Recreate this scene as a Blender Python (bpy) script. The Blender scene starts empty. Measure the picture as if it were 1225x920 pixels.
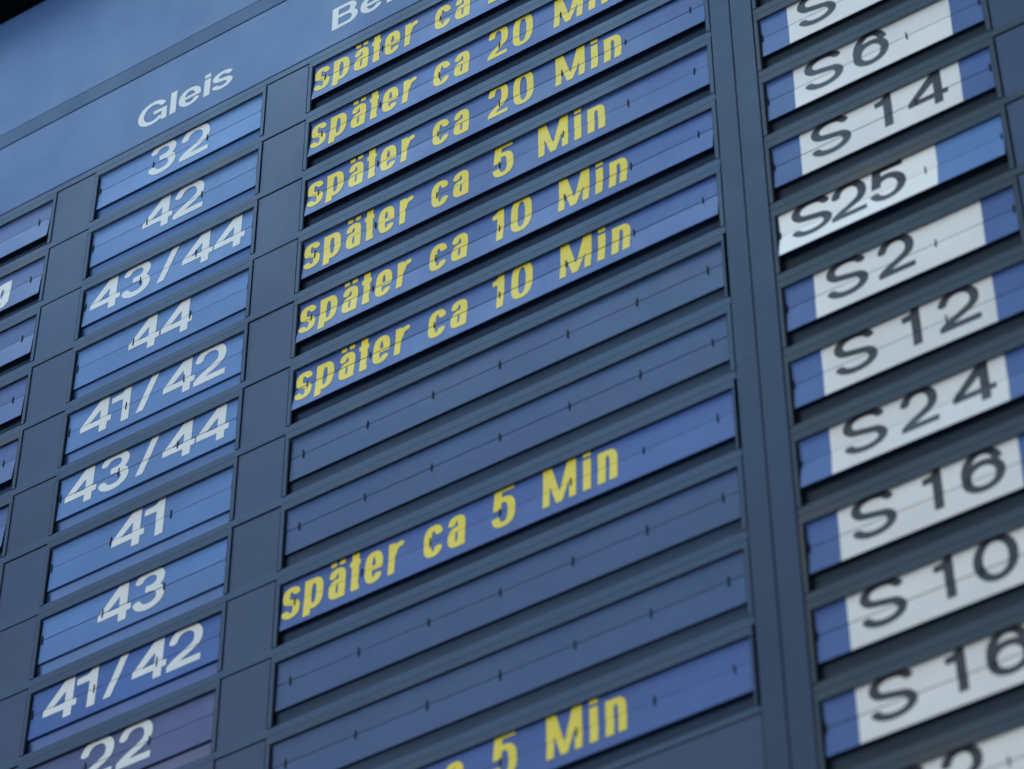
import bpy, bmesh, math, random
import numpy as np
from mathutils import Vector, Matrix

random.seed(7)
scene = bpy.context.scene
P = 0.1            # one row of the board is 0.1 m
Z0 = 4.5           # height of the first row above the platform, metres

# ------------------------------------------------------------------ camera
cam_data = bpy.data.cameras.new('camera')
cam = bpy.data.objects.new('camera', cam_data)
scene.collection.objects.link(cam)
cam.location = (14.8237 * P, -19.0416 * P, -28.8930 * P + Z0)
cam.rotation_euler = (2.3488006, 0.0033624, 0.5688045)
cam_data.sensor_fit = 'HORIZONTAL'
cam_data.sensor_width = 36.0
cam_data.lens = 3831.23 / 1225 * 36.0
cam_data.clip_start = 0.05
cam_data.clip_end = 200.0
cam_data.dof.use_dof = True
cam_data.dof.focus_distance = 3.62
cam_data.dof.aperture_fstop = 6.0
scene.camera = cam

# ------------------------------------------------------------------ light
world = bpy.data.worlds.new('World')
scene.world = world
world.use_nodes = True
bg = world.node_tree.nodes['Background']
bg.inputs['Color'].default_value = (0.70, 0.86, 1.0, 1)
bg.inputs['Strength'].default_value = 0.30

def area(name, loc, target, sx, sy, power, col):
    d = bpy.data.lights.new(name, 'AREA')
    d.shape = 'RECTANGLE'
    d.size, d.size_y = sx, sy
    d.energy = power
    d.color = col
    o = bpy.data.objects.new(name, d)
    scene.collection.objects.link(o)
    o.location = loc
    o.rotation_euler = (Vector(target) - Vector(loc)).to_track_quat('-Z', 'Y').to_euler()
    return o

# glazed hall roof: blue sky light from up and to the left, softer white light from high in front
area('roof_glazing_light', (-2.4, -2.5, Z0 + 5.4), (0.0, 0, Z0 - 0.2), 4.6, 2.0, 190, (0.45, 0.72, 1.0))
area('hall_window_light', (-3.2, -6.0, Z0 + 1.0), (0.2, 0, Z0 - 0.5), 5.0, 2.2, 250, (0.90, 0.96, 1.0))

scene.view_settings.view_transform = 'Standard'
scene.view_settings.look = 'None'
scene.view_settings.gamma = 1.0
scene.view_settings.exposure = 0.0

# ------------------------------------------------------------------ materials
def new_mat(name):
    m = bpy.data.materials.new(name)
    m.use_nodes = True
    nt = m.node_tree
    return m, nt, nt.nodes['Principled BSDF']

def paint(name, col, rough=0.45, var=0.10, scale=9.0, spec=0.5, dust=0.0, rust=0.0,
          bump=0.02, objvar=0.0):
    """Painted sheet: base colour with soft mottling, a little dust, optional brown stains."""
    m, nt, b = new_mat(name)
    N, L = nt.nodes, nt.links
    geo = N.new('ShaderNodeNewGeometry')
    n1 = N.new('ShaderNodeTexNoise')
    n1.inputs['Scale'].default_value = scale
    n1.inputs['Detail'].default_value = 6
    n1.inputs['Roughness'].default_value = 0.6
    L.new(geo.outputs['Position'], n1.inputs['Vector'])
    r1 = N.new('ShaderNodeValToRGB')
    r1.color_ramp.elements[0].position = 0.3
    r1.color_ramp.elements[1].position = 0.72
    r1.color_ramp.elements[0].color = tuple(c * (1 - var) for c in col) + (1,)
    r1.color_ramp.elements[1].color = tuple(min(1, c * (1 + var)) for c in col) + (1,)
    L.new(n1.outputs['Fac'], r1.inputs['Fac'])
    cur = r1.outputs['Color']
    if dust:
        n2 = N.new('ShaderNodeTexNoise')
        n2.inputs['Scale'].default_value = 55
        n2.inputs['Detail'].default_value = 8
        n2.inputs['Roughness'].default_value = 0.7
        L.new(geo.outputs['Position'], n2.inputs['Vector'])
        r2 = N.new('ShaderNodeValToRGB')
        r2.color_ramp.elements[0].position = 0.5
        r2.color_ramp.elements[1].position = 0.85
        r2.color_ramp.elements[0].color = (0, 0, 0, 1)
        r2.color_ramp.elements[1].color = (dust, dust, dust, 1)
        L.new(n2.outputs['Fac'], r2.inputs['Fac'])
        mx = N.new('ShaderNodeMixRGB')
        L.new(r2.outputs['Color'], mx.inputs['Fac'])
        L.new(cur, mx.inputs['Color1'])
        mx.inputs['Color2'].default_value = (0.22, 0.27, 0.33, 1)
        cur = mx.outputs['Color']
    if rust:
        n3 = N.new('ShaderNodeTexNoise')
        n3.inputs['Scale'].default_value = 6.5
        n3.inputs['Detail'].default_value = 5
        L.new(geo.outputs['Position'], n3.inputs['Vector'])
        r3 = N.new('ShaderNodeValToRGB')
        r3.color_ramp.elements[0].position = 0.56
        r3.color_ramp.elements[1].position = 0.74
        r3.color_ramp.elements[0].color = (0, 0, 0, 1)
        r3.color_ramp.elements[1].color = (rust, rust, rust, 1)
        L.new(n3.outputs['Fac'], r3.inputs['Fac'])
        mx = N.new('ShaderNodeMixRGB')
        L.new(r3.outputs['Color'], mx.inputs['Fac'])
        L.new(cur, mx.inputs['Color1'])
        mx.inputs['Color2'].default_value = (0.075, 0.055, 0.035, 1)
        cur = mx.outputs['Color']
    if objvar:
        oi = N.new('ShaderNodeObjectInfo')
        hv = N.new('ShaderNodeHueSaturation')
        mr = N.new('ShaderNodeMapRange')
        mr.inputs['To Min'].default_value = 1 - objvar
        mr.inputs['To Max'].default_value = 1 + objvar
        L.new(oi.outputs['Random'], mr.inputs['Value'])
        L.new(mr.outputs['Result'], hv.inputs['Value'])
        L.new(cur, hv.inputs['Color'])
        cur = hv.outputs['Color']
    L.new(cur, b.inputs['Base Color'])
    n5 = N.new('ShaderNodeTexNoise')
    n5.inputs['Scale'].default_value = 3.2
    n5.inputs['Detail'].default_value = 7
    n5.inputs['Roughness'].default_value = 0.65
    mp = N.new('ShaderNodeMapping')
    mp.inputs['Scale'].default_value = (2.2, 1.0, 1.2)
    L.new(geo.outputs['Position'], mp.inputs['Vector'])
    L.new(mp.outputs['Vector'], n5.inputs['Vector'])
    mr5 = N.new('ShaderNodeMapRange')
    mr5.inputs['From Min'].default_value = 0.3
    mr5.inputs['From Max'].default_value = 0.7
    mr5.inputs['To Min'].default_value = rough - 0.06
    mr5.inputs['To Max'].default_value = rough + 0.10
    L.new(n5.outputs['Fac'], mr5.inputs['Value'])
    L.new(mr5.outputs['Result'], b.inputs['Roughness'])
    b.inputs['Specular IOR Level'].default_value = spec
    if bump:
        n4 = N.new('ShaderNodeTexNoise')
        n4.inputs['Scale'].default_value = 14
        n4.inputs['Detail'].default_value = 3
        L.new(geo.outputs['Position'], n4.inputs['Vector'])
        bp = N.new('ShaderNodeBump')
        bp.inputs['Strength'].default_value = bump
        bp.inputs['Distance'].default_value = 0.02
        L.new(n4.outputs['Fac'], bp.inputs['Height'])
        L.new(bp.outputs['Normal'], b.inputs['Normal'])
    return m

M = {}
M['panel'] = paint('blue_grey_panel_paint', (0.021, 0.046, 0.114), 0.44, 0.14, 5, 0.30, 0.04, bump=0.03, objvar=0.08)
M['header'] = paint('blue_grey_header_paint', (0.052, 0.114, 0.275), 0.44, 0.08, 4, 0.28, 0.03, bump=0.03)
M['band'] = paint('blue_grey_channel_paint', (0.030, 0.068, 0.165), 0.5, 0.08, 5, 0.25, 0.02)
M['rail'] = paint('blue_grey_rail_paint', (0.018, 0.053, 0.124), 0.44, 0.14, 7, 0.30, 0.04, rust=0.12, bump=0.02)
M['bezel'] = paint('grey_bezel_paint', (0.017, 0.048, 0.110), 0.44, 0.14, 8, 0.30, 0.04, rust=0.45, bump=0.02)
M['mullion'] = paint('dark_mullion_paint', (0.013, 0.036, 0.090), 0.42, 0.14, 5, 0.26, 0.04, bump=0.03)
M['rail_dark'] = paint('dark_rail_paint', (0.021, 0.040, 0.066), 0.48, 0.14, 7, 0.28, 0.05, rust=0.3, bump=0.02)
M['bezel_dark'] = paint('dark_bezel_paint', (0.022, 0.040, 0.064), 0.48, 0.15, 8, 0.28, 0.05, rust=0.7, bump=0.02)
M['inner'] = paint('dark_inner_metal', (0.016, 0.022, 0.032), 0.6, 0.2, 10, 0.3)
M['guard'] = paint('dark_guard_paint', (0.018, 0.040, 0.084), 0.6, 0.15, 8, 0.2)
M['guard_dark'] = paint('black_guard_paint', (0.020, 0.034, 0.054), 0.6, 0.15, 8, 0.2)
M['black'] = paint('black_plastic_and_shade', (0.004, 0.004, 0.006), 0.6, 0.1, 20, 0.1, bump=0)
M['soffit'] = paint('black_soffit', (0.006, 0.007, 0.009), 0.9, 0.1, 5, 0.05, bump=0)
M['white'] = paint('white_flap_print', (0.74, 0.72, 0.70), 0.42, 0.07, 12, 0.35, 0.05, bump=0.02, objvar=0.05)
M['white_lit'] = paint('lit_white_flap_print', (0.86, 0.84, 0.80), 0.40, 0.03, 12, 0.5, 0.01, bump=0.015)  # brighter copy of the white, light caught by one tilted unit painted in
M['letter_white'] = paint('white_letter_print', (0.66, 0.68, 0.68), 0.5, 0.05, 14, 0.3, bump=0)
M['letter_yellow'] = paint('yellow_letter_print', (0.79, 0.63, 0.050), 0.5, 0.07, 14, 0.35, bump=0)
M['letter_black'] = paint('black_letter_print', (0.024, 0.024, 0.032), 0.45, 0.1, 14, 0.3, bump=0)
FLAP = {
    'B': (0.072, 0.170, 0.41),
    'B_deep': (0.040, 0.112, 0.36),
    'B_violet': (0.070, 0.095, 0.235),
    'C': (0.037, 0.086, 0.285),
    'C_blank': (0.028, 0.070, 0.185),
    'A': (0.062, 0.108, 0.285),
    'D': (0.042, 0.098, 0.290),
    'D_lit': (0.075, 0.175, 0.42),  # paler copy of the line blue, sheen of the tilted unit painted in
}
for k, c in FLAP.items():
    M['flap_' + k] = paint('blue_flap_film_' + k.lower(), c, 0.42, 0.13, 7, 0.32, 0.06, bump=0.035, objvar=0.08)

# ------------------------------------------------------------------ helpers
def W(x, y, z):
    """Board units to metres."""
    return Vector((x * P, y * P, z * P + Z0))

def link(name, bm, mat, parent=None, loc=None, rot=None, smooth=False):
    me = bpy.data.meshes.new(name)
    bmesh.ops.recalc_face_normals(bm, faces=bm.faces)
    bm.to_mesh(me)
    bm.free()
    me.materials.append(M[mat])
    o = bpy.data.objects.new(name, me)
    scene.collection.objects.link(o)
    if loc is not None:
        o.location = loc
    if rot is not None:
        o.rotation_euler = rot
    if parent is not None:
        o.parent = parent
    return o

def box(bm, x0, x1, y0, y1, z0, z1, bev=0.0):
    """A box in board units (local metres), with optional bevelled edges."""
    g = bmesh.ops.create_cube(bm, size=1.0)
    vs = g['verts']
    for v in vs:
        v.co = Vector((((x0 + x1) / 2 + v.co.x * (x1 - x0)) * P,
                       ((y0 + y1) / 2 + v.co.y * (y1 - y0)) * P,
                       ((z0 + z1) / 2 + v.co.z * (z1 - z0)) * P))
    if bev:
        es = list({e for v in vs for e in v.link_edges})
        bmesh.ops.bevel(bm, geom=es, offset=bev * P, segments=2, profile=0.6, affect='EDGES')

def tag(o, label=None, cat=None, group=None, kind=None):
    if label: o['label'] = label
    if cat: o['category'] = cat
    if group: o['group'] = group
    if kind: o['kind'] = kind
    return o

# ---- lettering: stroke-built letters, contoured to one outline each, fitted to boxes measured on the board
def arc(cx, cz, rx, rz, a0, a1, e=2.2, n=26):
    out = []
    for i in range(n + 1):
        t = math.radians(a0 + (a1 - a0) * i / n)
        c, q = math.cos(t), math.sin(t)
        out.append((cx + rx * math.copysign(abs(c) ** (2 / e), c), cz + rz * math.copysign(abs(q) ** (2 / e), q)))
    return out

def rect(x0, x1, z0, z1):
    return ('p', [(x0, z0), (x1, z0), (x1, z1), (x0, z1)])

def bez(p0, p1, p2, n=10):
    return [((1 - t) ** 2 * p0[0] + 2 * t * (1 - t) * p1[0] + t * t * p2[0],
             (1 - t) ** 2 * p0[1] + 2 * t * (1 - t) * p1[1] + t * t * p2[1]) for t in [i / n for i in range(n + 1)]]

def letter_shape(ch, w, h, tx, tz, e):
    x0, x1, z0, z1 = tx / 2, w - tx / 2, tz / 2, h - tz / 2
    mx, mz, rx = w / 2, h / 2, (w - tx) / 2
    S = lambda pts: ('s', pts)
    if ch == '0':
        return [S(arc(mx, mz, rx, mz - z0, 0, 360, e, 60))]
    if ch == '1':
        st = w - tx
        return [('p', [(st, 0), (w, 0), (w, h), (st + .28 * tx, h), (st + .05 * tx, .90 * h), (st - .25 * tx, .855 * h), (0, .835 * h),
                       (0, .835 * h - tz), (st, .835 * h - tz)])]
    if ch == '2':
        rz = .285 * h
        top = arc(mx, z1 - rz, rx, rz, 176, -28, e)
        px, pz = top[-1]
        return [S(top + bez((px, pz), (x1 - .10 * w, .42 * h), (mx - .02 * w, .30 * h))[1:] + bez((mx - .02 * w, .30 * h), (x0 + .02 * w, .17 * h), (x0, z0 + .01 * h))[1:]), rect(0, w, 0, tz)]
    if ch == '3':
        r1, r2 = (z1 - mz) / 2 - .012 * h, (mz - z0) / 2 + .012 * h
        zc = z1 - 2 * r1
        return [S(arc(mx, z1 - r1, rx * .93, r1, 172, -90, e) + [(mx - .12 * w, zc)]), S([(mx - .12 * w, zc)] + arc(mx, zc - r2, rx, r2, 90, -172, e))]
    if ch == '4':
        xs = w - .245 * w
        zb = .215 * h
        return [rect(xs - tx / 2, xs + tx / 2, 0, h), rect(0, w, zb, zb + tz),
                ('p', [(0, zb), (0, zb + tz * .92), (xs - tx * .47, h), (xs + tx * .2, h), (xs + tx * .2, h * .80), (tx * 1.02, zb + tz * .80), (tx * .9, zb)])]
    if ch == '5':
        rz = .31 * h
        return [rect(.13 * w, .95 * w, h - tz, h), ('p', [(.13 * w, h), (.13 * w + tx, h), (.075 * w + tx, .46 * h), (.055 * w, .46 * h)]),
                S(arc(mx, z0 + rz, rx, rz, 143, -168, e))]
    if ch == '6':
        rz = .295 * h
        return [S(arc(mx, z0 + rz, rx, rz, 0, 360, e, 50)), S(arc(mx, mz, rx, mz - z0, 22, 180, e) + [(x0, z0 + rz)])]
    if ch == '/':
        return [('p', [(0, 0), (tx * .95, 0), (w, h), (w - tx * .95, h)])]
    if ch in 'Ss':
        r1, r2 = (z1 - mz) / 2 - .004 * h, (mz - z0) / 2 + .004 * h
        return [S(arc(mx, z1 - r1, rx * .955, r1, 14, 232, e) + arc(mx, z0 + r2, rx, r2, 52, -168, e))]
    if ch == 'e':
        return [S(arc(mx, mz, rx, mz - z0, 0, 330, e, 44)), rect(x0, w - tx * .04, mz - tz * .52, mz + tz * .38)]
    if ch == 'c':
        return [S(arc(mx, mz, rx, mz - z0, 24, 336, e, 44))]
    if ch == 'a':
        rb = .245 * h
        return [rect(w - tx, w, 0, h * .70), S(arc(mx, z1 - .24 * h, rx, .24 * h, 170, 0, e)), S(arc(mx, z0 + rb, rx, rb, 0, 360, e, 40))]
    if ch == 'ä':
        return letter_shape('a', w, h * .80, tx, tz, e) + [rect(.08 * w, .42 * w, h * .865, h), rect(.60 * w, .94 * w, h * .865, h)]
    if ch == 'p':
        d = .155 * h
        c = (d + z0 + z1) / 2
        return [rect(0, tx, 0, h), S(arc(mx, c, rx, z1 - c, 0, 360, e, 44))]
    if ch == 'g':
        d = .23 * h
        c = (d + z0 + z1) / 2
        return [rect(w - tx, w, .16 * h, h), S(arc(mx, c, rx, z1 - c, 0, 360, e, 44)), S(arc(mx, z0 + .17 * h, rx, .17 * h, 0, -165, e))]
    if ch == 't':
        sx = .19 * w
        return [rect(sx, sx + tx, .05 * h, h), rect(0, w, .80 * h - tz, .80 * h), ('p', [(sx, .06 * h), (sx + .03 * w, .015 * h), (sx + .12 * w, 0), (w * .96, 0), (w * .96, tz), (sx, tz)])]
    if ch == 'r':
        return [rect(0, tx, 0, h), S(bez((tx * .7, .60 * h), (tx * .9, .93 * h), (w, h - tz * .62)))]
    if ch in 'nm':
        if ch == 'n':
            return [rect(0, tx, 0, h), S(arc(mx, z1 - .30 * h, rx, .30 * h, 178, 0, e) + [(x1, 0)])]
        q = (w - tx) / 4
        return [rect(0, tx, 0, h), S(arc(x0 + q, z1 - .30 * h, q, .30 * h, 178, 0, e) + [(x0 + 2 * q, 0)]), S(arc(x0 + 3 * q, z1 - .30 * h, q, .30 * h, 178, 0, e) + [(x1, 0)])]
    if ch == 'u':
        return [rect(w - tx, w, 0, h), S([(x0, h)] + arc(mx, z0 + .30 * h, rx, .30 * h, 180, 358, e))]
    if ch == 'i':
        return [rect(0, w, 0, h * .775), rect(0, w, h * .845, h)]
    if ch == 'l':
        return [rect(0, w, 0, h)]
    if ch == 'k':
        return [rect(0, tx, 0, h), ('p', [(tx * .9, .26 * h), (w * .72, .74 * h), (w * .99, .74 * h), (tx * .9, .42 * h - .12 * h)]),
                ('p', [(w * .36, .42 * h), (w * .54, .56 * h), (w, 0), (w - tx * 1.15, 0)])]
    if ch == 'M':
        v = .10 * w
        return [rect(0, tx * .9, 0, h), rect(w - tx * .9, w, 0, h), ('p', [(0, h), (tx * 1.08, h), (w / 2 + tx * .40, 0), (w / 2 - tx * .40, 0)]),
                ('p', [(w, h), (w - tx * 1.08, h), (w / 2 - tx * .40, 0), (w / 2 + tx * .40, 0)])]
    if ch == 'G':
        return [S(arc(mx, mz, rx, mz - z0, 28, 318, e, 44)), rect(.53 * w, w, .40 * h, .40 * h + tz), rect(w - tx * .9, w, 0, .40 * h + tz * .5)]
    if ch == 'B':
        r1, r2 = .235 * h, .265 * h - tz * .0
        zc = h * .535
        return [rect(0, tx, 0, h), S([(tx * .5, z1)] + arc(w * .58, (z1 + zc) / 2, w * .93 - tx / 2 - w * .58, (z1 - zc) / 2, 90, -90, e) + [(tx * .5, zc)]),
                S([(tx * .5, zc)] + arc(w * .58, (z0 + zc) / 2, x1 - w * .58, (zc - z0) / 2, 90, -90, e) + [(tx * .5, z0)])]
    raise KeyError(ch)

def sdf_field(prims, X, Z, tx, tz):
    D = np.full(X.shape, 9.0)
    for kind, pts in prims:
        if kind == 's':                              # pen stroke, square ends
            px, pz = X / tx, Z / tz
            q = np.array(pts) / np.array([tx, tz])
            for i in range(len(q) - 1):
                d = q[i + 1] - q[i]
                L = math.hypot(*d)
                if L < 1e-9:
                    continue
                d = d / L
                ax, az = px - q[i][0], pz - q[i][1]
                t = ax * d[0] + az * d[1]
                n = np.abs(-ax * d[1] + az * d[0])
                D = np.minimum(D, np.maximum(n - .5, np.maximum(-t, t - L)))
                if i:
                    D = np.minimum(D, np.hypot(ax, az) - .5)
            if np.hypot(*(q[0] - q[-1])) < 1e-6:
                D = np.minimum(D, np.hypot(px - q[0][0], pz - q[0][1]) - .5)
        else:                                        # filled polygon
            m = math.sqrt(tx * tz)
            dist = np.full(X.shape, 1e9)
            ins = np.zeros(X.shape, bool)
            n = len(pts)
            for i in range(n):
                (ax, az), (bx, bz) = pts[i], pts[(i + 1) % n]
                ex, ez = bx - ax, bz - az
                L2 = ex * ex + ez * ez
                if L2 < 1e-12:
                    continue
                t = np.clip(((X - ax) * ex + (Z - az) * ez) / L2, 0, 1)
                dist = np.minimum(dist, np.hypot(X - ax - t * ex, Z - az - t * ez))
                if abs(ez) > 1e-12:
                    ins ^= ((az > Z) != (bz > Z)) & (X < ex * (Z - az) / ez + ax)
            D = np.minimum(D, np.where(ins, -dist, dist) / m)
    return D

_gl = {}
def glyph(ch, w, h, style):
    """Flat letter as vertices and faces in 0..1, found by contouring the stroke field."""
    key = (ch, round(w, 2), round(h, 2), style)
    if key in _gl:
        return _gl[key]
    tx, tz, e = style
    prims = letter_shape(ch, w, h, tx, tz, e)
    st = 0.0075
    nx, nz = int(w / st) + 5, int(h / st) + 5
    gx = (np.arange(nx) - 2 + .37) * (w / (nx - 5))
    gz = (np.arange(nz) - 2 + .41) * (h / (nz - 5))
    X, Z = np.meshgrid(gx, gz, indexing='ij')
    D = sdf_field(prims, X, Z, tx, tz)
    verts, faces, vid = [], [], {}
    def gv(i, j):
        k = (i, j)
        if k not in vid:
            vid[k] = len(verts); verts.append((gx[i], gz[j]))
        return vid[k]
    def ev(a, b):
        k = (min(a, b), max(a, b))
        if k not in vid:
            (i, j), (m, n) = k
            t = D[i, j] / (D[i, j] - D[m, n])
            vid[k] = len(verts)
            verts.append((gx[i] + t * (gx[m] - gx[i]), gz[j] + t * (gz[n] - gz[j])))
        return vid[k]
    for i in range(nx - 1):
        for j in range(nz - 1):
            cs = [(i, j), (i + 1, j), (i + 1, j + 1), (i, j + 1)]
            ins = [D[c] < 0 for c in cs]
            if not any(ins):
                continue
            poly = []
            for k in range(4):
                a, b = cs[k], cs[(k + 1) % 4]
                if ins[k]:
                    poly.append(gv(*a))
                if ins[k] != ins[(k + 1) % 4]:
                    poly.append(ev(a, b))
            if len(poly) > 2:
                faces.append(poly)
    bm = bmesh.new()
    vs = [bm.verts.new((x, 0, z)) for x, z in verts]
    for f in faces:
        try:
            bm.faces.new([vs[i] for i in f])
        except ValueError:
            pass
    bmesh.ops.remove_doubles(bm, verts=bm.verts, dist=0.0002)
    bmesh.ops.dissolve_limit(bm, angle_limit=math.radians(4), verts=bm.verts[:], edges=bm.edges[:])
    bmesh.ops.triangulate(bm, faces=bm.faces[:])
    bm.verts.index_update()
    xs = [v.co.x for v in bm.verts]; zs = [v.co.z for v in bm.verts]
    xa, xb, za, zb = min(xs), max(xs), min(zs), max(zs)
    g = ([((v.co.x - xa) / (xb - xa), (v.co.z - za) / (zb - za)) for v in bm.verts],
         [tuple(v.index for v in f.verts) for f in bm.faces])
    bm.free()
    _gl[key] = g
    return g

def add_glyph(bm, ch, x0, x1, z0, z1, style):
    g, fs = glyph(ch, x1 - x0, z1 - z0, style)
    vs = [bm.verts.new(((x0 + u * (x1 - x0)) * P, 0, (z0 + w * (z1 - z0)) * P)) for u, w in g]
    for f in fs:
        bm.faces.new([vs[i] for i in f])

def face_front(bm):
    for f in bm.faces:
        f.normal_update()
        if f.normal.y > 0:
            f.normal_flip()

def flat_part(name, bm, mat, parent):
    face_front(bm)
    me = bpy.data.meshes.new(name)
    bm.to_mesh(me)
    bm.free()
    me.materials.append(M[mat])
    o = bpy.data.objects.new(name, me)
    scene.collection.objects.link(o)
    o.parent = parent
    return o

def print_halves(glyphs, mat, style, up, lo, split, name='letter', lift=0.0030, gap=0.01):
    """Print crossing both flaps: cut at the split so each flap carries its own half of every letter."""
    for ch, x0, x1, z0, z1 in glyphs:
        for parent, upper in ((up, True), (lo, False)):
            bm = bmesh.new()
            if ch == '#':
                bm.faces.new([bm.verts.new((x * P, 0, z * P)) for x, z in ((x0, z0), (x1, z0), (x1, z1), (x0, z1))])
            else:
                add_glyph(bm, ch, x0, x1, z0, z1, style)
            cut = split + (gap / 2 if upper else -gap / 2)
            bmesh.ops.bisect_plane(bm, geom=bm.verts[:] + bm.edges[:] + bm.faces[:], plane_co=(0, 0, cut * P),
                                   plane_no=(0, 0, 1), clear_inner=upper, clear_outer=not upper)
            if not bm.faces:
                bm.free()
                continue
            for v in bm.verts:                       # into the flap's own frame: origin on the split line
                v.co.z -= split * P
                v.co.y = -lift * P
            flat_part(name, bm, mat, parent)

ST_B = (0.104, 0.086, 2.15)      # platform digits
ST_C = (0.084, 0.066, 2.7)       # condensed yellow letters
ST_D = (0.092, 0.073, 2.1)       # line numbers
ST_H = (0.088, 0.056, 2.1)       # header titles

SPLIT = -0.285
FT = 0.006      # flap thickness
def flap_unit(name, label, cat, group, x0, x1, row, flap, clips, text=(), tmat='letter_white', style=None,
              field=None, tilt_up=0.0, tilt=2.0, bottom=-0.60, fy=0.03, gap=0.010, rear=None,
              side=(0.045, 0.045), guard='guard', bez='bezel', top_shade=True, gy=0.085, wmat='white', inset=(0.0, 0.0), flap_lo=None):
    """One split-flap unit: bezel, two visible flaps with their print, the flaps behind, retaining clips."""
    root = bpy.data.objects.new(name, None)
    root.empty_display_size = 0.02
    scene.collection.objects.link(root)
    root.location = W(0, 0, -row)
    tag(root, label, cat, group)
    # bezel: top bar and two side bars; the board's rail closes the opening below
    bm = bmesh.new()
    box(bm, x0 - side[0], x1 + side[1], 0.0, 0.006, 0.0, 0.092, 0.002)
    box(bm, x0 - side[0], x0, 0.0005, 0.0305, -0.795, -0.0005, 0.004)
    box(bm, x1, x1 + side[1], 0.0005, 0.0305, -0.795, -0.0005, 0.004)
    link('bezel', bm, bez, root)
    strips = [(x0 + 0.0005, x0 + 0.013, 0.006, 0.027, -0.793, -0.0205), (x1 - 0.007, x1 - 0.0005, 0.006, 0.027, -0.793, -0.0205)]  # black strips standing in for the shade between bezel and flaps
    if top_shade:
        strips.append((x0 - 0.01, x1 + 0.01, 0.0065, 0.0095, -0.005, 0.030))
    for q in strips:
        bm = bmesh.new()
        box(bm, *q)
        link('shade_strip', bm, 'black', root)
    bm = bmesh.new()
    box(bm, x0 - side[0] + .004, x0 - 0.022, 0.031, 0.36, -0.80, 0.085)
    box(bm, x1 + 0.022, x1 + side[1] - .004, 0.031, 0.36, -0.80, 0.085)
    box(bm, x0 - 0.021, x1 + 0.021, 0.12, 0.36, 0.03, 0.085)
    link('housing', bm, 'inner', root)
    # flaps
    a, b = x0 - 0.018 + inset[0], x1 + 0.018 - inset[1]
    bm = bmesh.new()
    box(bm, a, b, 0.0, FT, gap / 2, 0.36, 0.002)
    up = link('upper_flap', bm, 'flap_' + flap, root, loc=(0, fy * P, SPLIT * P), rot=(math.radians(tilt_up + random.uniform(-1.3, 0.5)), 0, 0))
    bm = bmesh.new()
    box(bm, x0 + 0.014 + inset[0], x1 - 0.010 - inset[1], 0.0, FT, bottom - SPLIT, -gap / 2, 0.002)
    lo = link('lower_flap', bm, 'flap_' + (flap_lo or flap), root, loc=(random.uniform(-.005, .005) * P, fy * P, SPLIT * P), rot=(math.radians(-tilt), 0, 0))
    if field:
        print_halves([('#', field[0], field[1], bottom + 0.001, 0.074)], wmat, 0, up, lo, SPLIT, 'white_field', 0.0015, gap)
    if text:
        print_halves(text, tmat, style, up, lo, SPLIT, gap=gap)
    # flaps waiting behind, seen below the lower flap
    bm = bmesh.new()
    if rear:
        box(bm, a, b, 0.0, 0.005, -0.30, 0.04, 0.001)
        link('rear_flap', bm, 'flap_' + rear, root, loc=(0, 0.045 * P, -0.52 * P), rot=(math.radians(7), 0, 0))
    else:
        box(bm, a, b, gy, gy + 0.01, -0.86, -0.36, 0.001)
        link('rear_guard', bm, guard, root)
    bm = bmesh.new()
    box(bm, x0 - 0.021, x1 + 0.021, 0.11, 0.30, -0.84, 0.02)
    link('flap_drum', bm, 'inner', root)
    # retaining clips over the split line
    for cx in clips:
        bm = bmesh.new()
        h = 0.056 + random.uniform(-.008, .006)
        w = 0.0065
        pts = [(-w * .7, h), (w * .7, h), (w, 0.2 * h), (w * 1.25, -0.1 * h), (w, -h), (-w, -h), (-w * 1.1, -0.1 * h), (-w, .2 * h)]
        lean = random.uniform(-.06, .06)
        vf = [bm.verts.new(((cx + u + lean * s) * P, (fy - 0.009) * P, (SPLIT + s) * P)) for u, s in pts]
        vb = [bm.verts.new(((cx + u + lean * s) * P, (fy + 0.012) * P, (SPLIT + s) * P)) for u, s in pts]
        bm.faces.new(vf)
        bm.faces.new(vb[::-1])
        for i in range(len(pts)):
            j = (i + 1) % len(pts)
            bm.faces.new((vf[i], vf[j], vb[j], vb[i]))
        link('retaining_clip', bm, 'black', root)
    return root

# ------------------------------------------------------------------ the board
AX1, BX0, BX1, CX0, CX1, DX0, DX1 = -3.838, -3.146, -0.710, 0.0, 5.163, 5.758, 8.183
AX0 = -8.6
NR = 15

soffit_bm = bmesh.new()
box(soffit_bm, -14, 14, -0.60, 6.0, 4.725, 6.2)  # soffit made up for the dark corner, its overhang shades the top panel
soffit = link('added_soffit', soffit_bm, 'soffit', loc=(0, 0, Z0))
tag(soffit, 'added black soffit shading the top of the departure board', None, None, 'structure')

board = bpy.data.objects.new('departure_board', None)
scene.collection.objects.link(board)
board.location = W(0, 0, -16)
tag(board, 'large blue-grey departure board cabinet with header strip, rails and filler panels', 'departure board')
def bpart(name, mat, boxes, bev=0.006):
    bm = bmesh.new()
    for q in boxes:
        box(bm, *q[:4], q[4] + 16, q[5] + 16, bev)
    return link(name, bm, mat, board)

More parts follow.
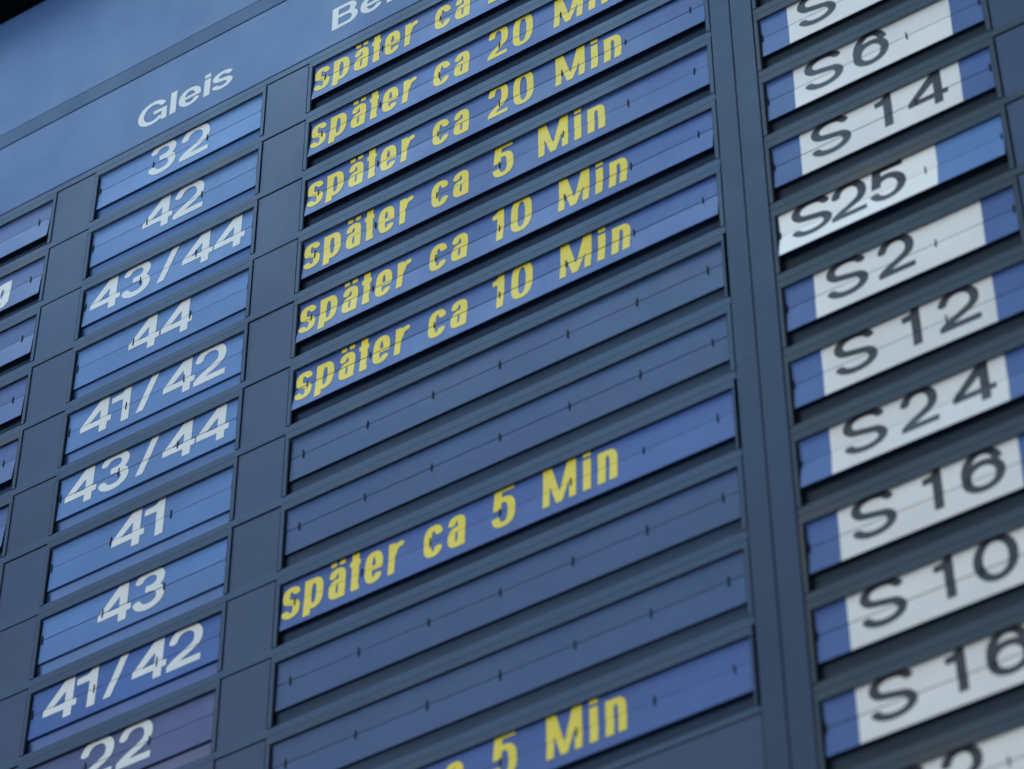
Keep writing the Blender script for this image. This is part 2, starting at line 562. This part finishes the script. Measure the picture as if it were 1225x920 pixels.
bpart('cabinet', 'inner', [(-9.19, 9.59, 0.37, 1.8, -16, 1.80), (-9.19, 9.59, 0.71, 1.8, 1.801, 4.665)], 0.0)
bm = bmesh.new()
prof = [(0.36, 1.832), (0.004, 1.832), (0.0, 1.838), (0.0, 4.12)]
prof += [(0.62 * (1 - math.cos(math.radians(t))), 4.12 + 0.60 * math.sin(math.radians(t))) for t in range(6, 91, 6)] + [(0.7, 4.72), (0.7, 1.832)]
ends = [[bm.verts.new((x * P, y * P, (z + 16) * P)) for y, z in prof] for x in (-9.2, 9.6)]
for i in range(len(prof)):
    j = (i + 1) % len(prof)
    f = bm.faces.new((ends[0][i], ends[0][j], ends[1][j], ends[1][i]))
    f.smooth = 3 <= i < len(prof) - 3
bm.faces.new(ends[0]); bm.faces.new(ends[1][::-1])
link('top_panel', bm, 'header', board)
bpart('cover_strip', 'band', [(-9.2, 9.6, 0.004, 0.36, 1.566, 1.829)], 0.003)
hp = bpart('header_panel', 'header', [(-9.2, 5.215, 0.0, 0.36, 0.212, 1.538)], 0.008)
bpart('header_panel', 'header', [(5.222, 9.6, 0.0, 0.36, 0.212, 1.538)], 0.008)
bpart('rail', 'rail', [(-9.2, 5.215, 0.006, 0.36, 0.104, 0.203)], 0.004)
bpart('rail', 'rail_dark', [(5.712, 9.6, 0.006, 0.36, 0.104, 0.203)], 0.004)

# titles on the header panel
def title(text, name):
    for ch, x0, x1, z0, z1 in text:
        bm = bmesh.new()
        add_glyph(bm, ch, x0, x1, z0 + 16, z1 + 16, ST_H)
        for v in bm.verts:
            v.co.y = -0.0025 * P
        flat_part(name, bm, 'letter_white', hp)
b0, xh, cap = 0.476, 0.785, 0.875
title([('G', -2.613, -2.172, b0 - .006, cap + .006), ('l', -2.125, -2.033, b0, cap), ('e', -1.995, -1.663, b0 - .006, xh + .006),
       ('i', -1.617, -1.526, b0, cap), ('s', -1.492, -1.190, b0 - .006, xh + .006)], 'letter')
title([('B', 0.255, 0.625, b0, cap), ('e', 0.660, 0.985, b0 - .006, xh), ('m', 1.035, 1.545, b0, xh), ('e', 1.60, 1.925, b0 - .006, xh),
       ('r', 1.985, 2.175, b0, xh), ('k', 2.215, 2.525, b0, cap), ('u', 2.57, 2.875, b0 - .006, xh), ('n', 2.94, 3.245, b0, xh),
       ('g', 3.285, 3.60, b0 - .105, xh)], 'letter')

# per-row rails and filler panels
for r in range(NR):
    zt, zb = -r - 0.800, -r - 0.897
    if r < 11:
        bpart('rail', 'rail', [(-9.2, 5.215, 0.006, 0.36, zb, zt)], 0.004)
    elif r == 11:
        bpart('rail', 'rail', [(-9.2, 5.215, 0.006, 0.36, zb + .03, zt)], 0.004)
    bpart('rail', 'rail_dark', [(5.712, 9.6, 0.006, 0.36, zb, zt)], 0.004)
    for xa, xb in ((AX1 + 0.052, BX0 - 0.056), (BX1 + 0.055, CX0 - 0.062)):
        if r < 12:
            d = random.uniform(0.010, 0.018)
            bpart('filler_panel', 'panel', [(xa, xb, d, 0.34, -r - 0.797, -r + 0.088)], 0.005)
    d = random.uniform(0.010, 0.016)
    bpart('filler_panel', 'panel', [(DX1 + 0.062, 9.6, d, 0.34, -r - 0.797, -r + 0.088)], 0.005)
bpart('foot_panel', 'panel', [(-9.2, 5.215, 0.008, 0.36, -15.9, -11.885)], 0.006)
bpart('mullion', 'mullion', [(5.2235, 5.452, -0.004, 0.36, -15.9, 0.203)], 0.006)
bpart('mullion', 'mullion', [(5.462, 5.706, -0.004, 0.36, -15.9, 0.203)], 0.006)

# ------------------------------------------------------------------ split-flap units
# destination column, only its right end is in view
a_lab = ['blank violet-blue flap strip level with the platform 32 unit, directly under the header',
         'flap strip ending in a white letter g, level with the upper platform 42 unit',
         'blank flap strip directly below the strip ending in g',
         'blank flap strip, second one below the strip ending in g',
         'blank flap strip, third one below the strip ending in g',
         'blank flap strip whose filler panel touches the lower 43/44 platform unit',
         'blank flap strip level with the unit showing 41 alone',
         'lowest blank flap strip, level with the lone 43 above the deep blue unit']
for r in range(8):
    clips = [-4.040 - 0.795 * k for k in range(5)]
    txt = [('g', -4.60, -4.345, -0.57, -0.115)] if r == 1 else []
    flap_unit('destination_flap_strip', a_lab[r], 'flap display', 'destination strips', AX0, AX1, r, 'A', clips,
              txt, 'letter_white', ST_B, tilt=random.uniform(3.0, 5.0), bottom=-0.615, gap=0.006, inset=(0, 0.022), side=(0.045, 0.045))

# platform column
T, Bz = 0.030, -0.500
def g4(x): return ('4', x, x + 0.43, Bz, T)
plat = [
    ('32', [('3', -2.377, -1.978, Bz - .008, T + .008), ('2', -1.909, -1.490, Bz, T + .008)], 'B'),
    ('42', [g4(-2.372), ('2', -1.920, -1.495, Bz, T + .008)], 'B'),
    ('43/44', [g4(-3.036), ('3', -2.578, -2.170, Bz - .008, T + .008), ('/', -2.066, -1.770, -0.482, T), g4(-1.714), g4(-1.266)], 'B'),
    ('44', [g4(-2.375), g4(-1.918)], 'B'),
    ('41/42', [g4(-2.948), ('1', -2.530, -2.266, Bz, T), ('/', -2.165, -1.875, -0.482, T), g4(-1.803), ('2', -1.378, -0.957, Bz, T + .008)], 'B'),
    ('43/44', [g4(-3.040), ('3', -2.579, -2.170, Bz - .008, T + .008), ('/', -2.066, -1.780, -0.482, T), g4(-1.714), g4(-1.264)], 'B'),
    ('41', [g4(-2.302), ('1', -1.880, -1.616, Bz, T)], 'B'),
    ('43', [g4(-2.371), ('3', -1.917, -1.510, Bz - .008, T + .008)], 'B'),
    ('41/42', [g4(-2.962), ('1', -2.552, -2.282, Bz, T), ('/', -2.178, -1.890, -0.485, T), g4(-1.822), ('2', -1.378, -0.957, Bz, T + .008)], 'B_deep'),
    ('22', [('2', -2.390, -1.968, Bz, T + .008), ('2', -1.910, -1.490, Bz, T + .008)], 'B_violet'),
    ('', [], 'B'),
]
b_lab = ['pale blue platform flap unit showing white 32, directly under the word Gleis',
         'pale blue platform flap unit showing white 42 on its own, below the 32',
         'pale blue platform flap unit showing white 43/44, between the 42 and the 44',
         'pale blue platform flap unit showing white 44 on its own',
         'pale blue platform flap unit showing white 41/42, just below the lone 44',
         'pale blue platform flap unit showing white 43/44, just above the lone 41',
         'blue platform flap unit showing a lone white 41, just below a 43/44 unit',
         'blue platform flap unit showing a lone white 43, just above the deep blue 41/42',
         'deep dark blue platform flap unit showing white 41/42, just below the lone 43',
         'violet-tinged platform flap unit showing white 22',
         'platform flap unit just below the violet-tinged 22 unit']
for r in range(11):
    t, g, col = plat[r]
    clips = [BX0 + 0.040 + 0.793 * k for k in range(4)]
    flap_unit('platform_flap_unit', b_lab[r], 'flap display', 'platform number units', BX0, BX1, r, col, clips,
              g, 'letter_white', ST_B, tilt=random.uniform(0.5, 2.0), bottom=-0.605, rear=col, gap=random.uniform(.005, .011))

# remark column
YB, YX, YC = -0.482, -0.082, 0.034
SP = [('s', .030, .243, YB - .006, YX + .006), ('p', .294, .520, -0.552, YX + .004), ('ä', .590, .786, YB - .008, 0.012), ('t', .833, .958, YB - .004, 0.010),
      ('e', 1.015, 1.226, YB - .006, YX + .006), ('r', 1.293, 1.468, YB, YX + .004), ('c', 1.706, 1.922, YB - .006, YX + .006),
      ('a', 1.986, 2.184, YB - .008, YX + .006)]
def mins(x): return [('M', x, x + .370, YB, YC), ('i', x + .448, x + .534, YB, YC), ('n', x + .612, x + .826, YB, YX + .004)]
TXT = {'20': SP + [('2', 2.436, 2.690, YB, YC + .01), ('0', 2.757, 3.018, YB - .006, YC + .01)] + mins(3.300),
       '10': SP + [('1', 2.492, 2.634, YB, YC), ('0', 2.720, 2.978, YB - .006, YC + .01)] + mins(3.312),
       '5': SP + [('5', 2.488, 2.752, YB - .006, YC)] + mins(3.066), '': []}
rem = ['20', '20', '20', '5', '10', '10', '', '', '5', '', '', '5']
c_lab = ['flap strip in yellow später ca 20 Min, directly under the header panel',
         'yellow später ca 20 Min strip with a 20 Min strip above and below',
         'flap strip in yellow später ca 20 Min, just above a 5 Min strip',
         'yellow später ca 5 Min strip between a 20 Min and a 10 Min strip',
         'flap strip in yellow später ca 10 Min, just below a 5 Min strip',
         'flap strip in yellow später ca 10 Min, just above a blank strip',
         'blank dull blue flap strip just below a yellow 10 Min strip',
         'blank dull blue flap strip just above the 5 Min strip that stands between blank strips',
         'yellow später ca 5 Min strip with blank strips above and below it',
         'blank dull blue flap strip just below the 5 Min strip that stands between blank strips',
         'blank dull blue flap strip just above the lowest 5 Min strip',
         'yellow später ca 5 Min strip just above the wide plain foot panel']
c_tilt = [5, 5.5, 6, 3, 6.5, 6, 1.0, 0.5, 3, 0.8, 0.2, 3.5]
for r in range(12):
    clips = [0.178 + 0.800 * k for k in range(7)]
    blank = rem[r] == ''
    flap_unit('remark_flap_strip', c_lab[r], 'flap display', 'remark strips', CX0, CX1, r, 'C_blank' if blank else 'C', clips,
              TXT[rem[r]], 'letter_yellow', ST_C, tilt=c_tilt[r], bottom=-0.605 if not blank else -0.60,
              gap=0.004 if rem[r] == '5' else random.uniform(.008, .012), side=(0.047, 0.024 if r in (6, 8, 11) else 0.046),
              gy=0.058 if blank else 0.072)

# line column
DB, DT = -0.448, 0.036
def s_(x): return ('S', x, x + 0.435, DB - .010, DT + .010)
def d1(c): return (c, 6.757, 7.155, DB - (.008 if c in '6' else 0), DT + .008)
def d2(c): return (c, 7.278, 7.695, DB - (.008 if c in '60' else 0), DT + .008)
one = ('1', 6.918, 7.100, DB, DT)
F = (6.090, 7.835)
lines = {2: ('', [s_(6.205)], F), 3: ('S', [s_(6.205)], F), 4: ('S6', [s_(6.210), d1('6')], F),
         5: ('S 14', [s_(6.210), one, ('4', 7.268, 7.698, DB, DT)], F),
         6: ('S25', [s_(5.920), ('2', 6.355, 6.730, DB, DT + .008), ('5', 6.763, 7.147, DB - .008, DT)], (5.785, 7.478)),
         7: ('S2', [s_(6.216), ('2', 6.757, 7.136, DB, DT + .008)], F),
         8: ('S 12', [s_(6.216), one, ('2', 7.278, 7.690, DB, DT + .008)], F),
         9: ('S24', [s_(6.220), ('2', 6.795, 7.162, DB, DT + .008), ('4', 7.300, 7.724, DB, DT)], F),
         10: ('S 16', [s_(6.216), one, d2('6')], F), 11: ('S 10', [s_(6.210), one, d2('0')], F),
         12: ('S 16', [s_(6.206), one, d2('6')], F), 13: ('S2', [s_(6.206), ('2', 6.765, 7.138, DB, DT + .008)], F),
         14: ('S', [s_(6.206)], F)}
d_lab = {2: 'white and blue line flap unit, two places above the S6 unit',
         3: 'white and blue line flap unit with a dark S, directly above the S6 unit',
         4: 'line flap unit showing dark S6 on white, just above the S 14 unit', 5: 'line flap unit showing dark S 14 on white, just above the bright S25 unit',
         6: 'bright white line flap unit showing S25 set far left beside a broad light blue end',
         7: 'white and blue line flap unit showing dark S2, just below the S25 unit',
         8: 'line flap unit showing dark S 12 on white, just below an S2 unit', 9: 'line flap unit showing dark S24 on white, its lower flap tilted out',
         10: 'line flap unit showing dark S 16 on white, between S24 and S 10',
         11: 'line flap unit showing dark S 10 on white, between two S 16 units',
         12: 'white and blue line flap unit showing dark S 16, just below the S 10 unit',
         13: 'white and blue line flap unit showing dark S2, just below an S 16 unit',
         14: 'white and blue line flap unit just below the lower S2 unit'}
for r, (t, g, f) in lines.items():
    clips = [DX0 + 0.035, DX0 + 0.035 + 0.785, DX0 + 0.035 + 1.575, DX0 + 0.035 + 2.36]
    clips = [5.790, 7.350, 8.145]
    tilt = {6: 9.0, 9: 6.5}.get(r, random.uniform(1.2, 2.6))
    flap_unit('line_flap_unit', d_lab[r], 'flap display', 'line number units', DX0, DX1, r, 'D_lit' if r == 6 else 'D', clips,
              g, 'letter_black', ST_D, field=f, tilt=tilt, tilt_up=0.0, wmat='white_lit' if r == 6 else 'white', bottom=-0.585, gap=0.004 if r in (6, 9) else random.uniform(.007, .012),
              side=(0.042, 0.050), guard='guard_dark', bez='bezel_dark', top_shade=False, gy=0.072)
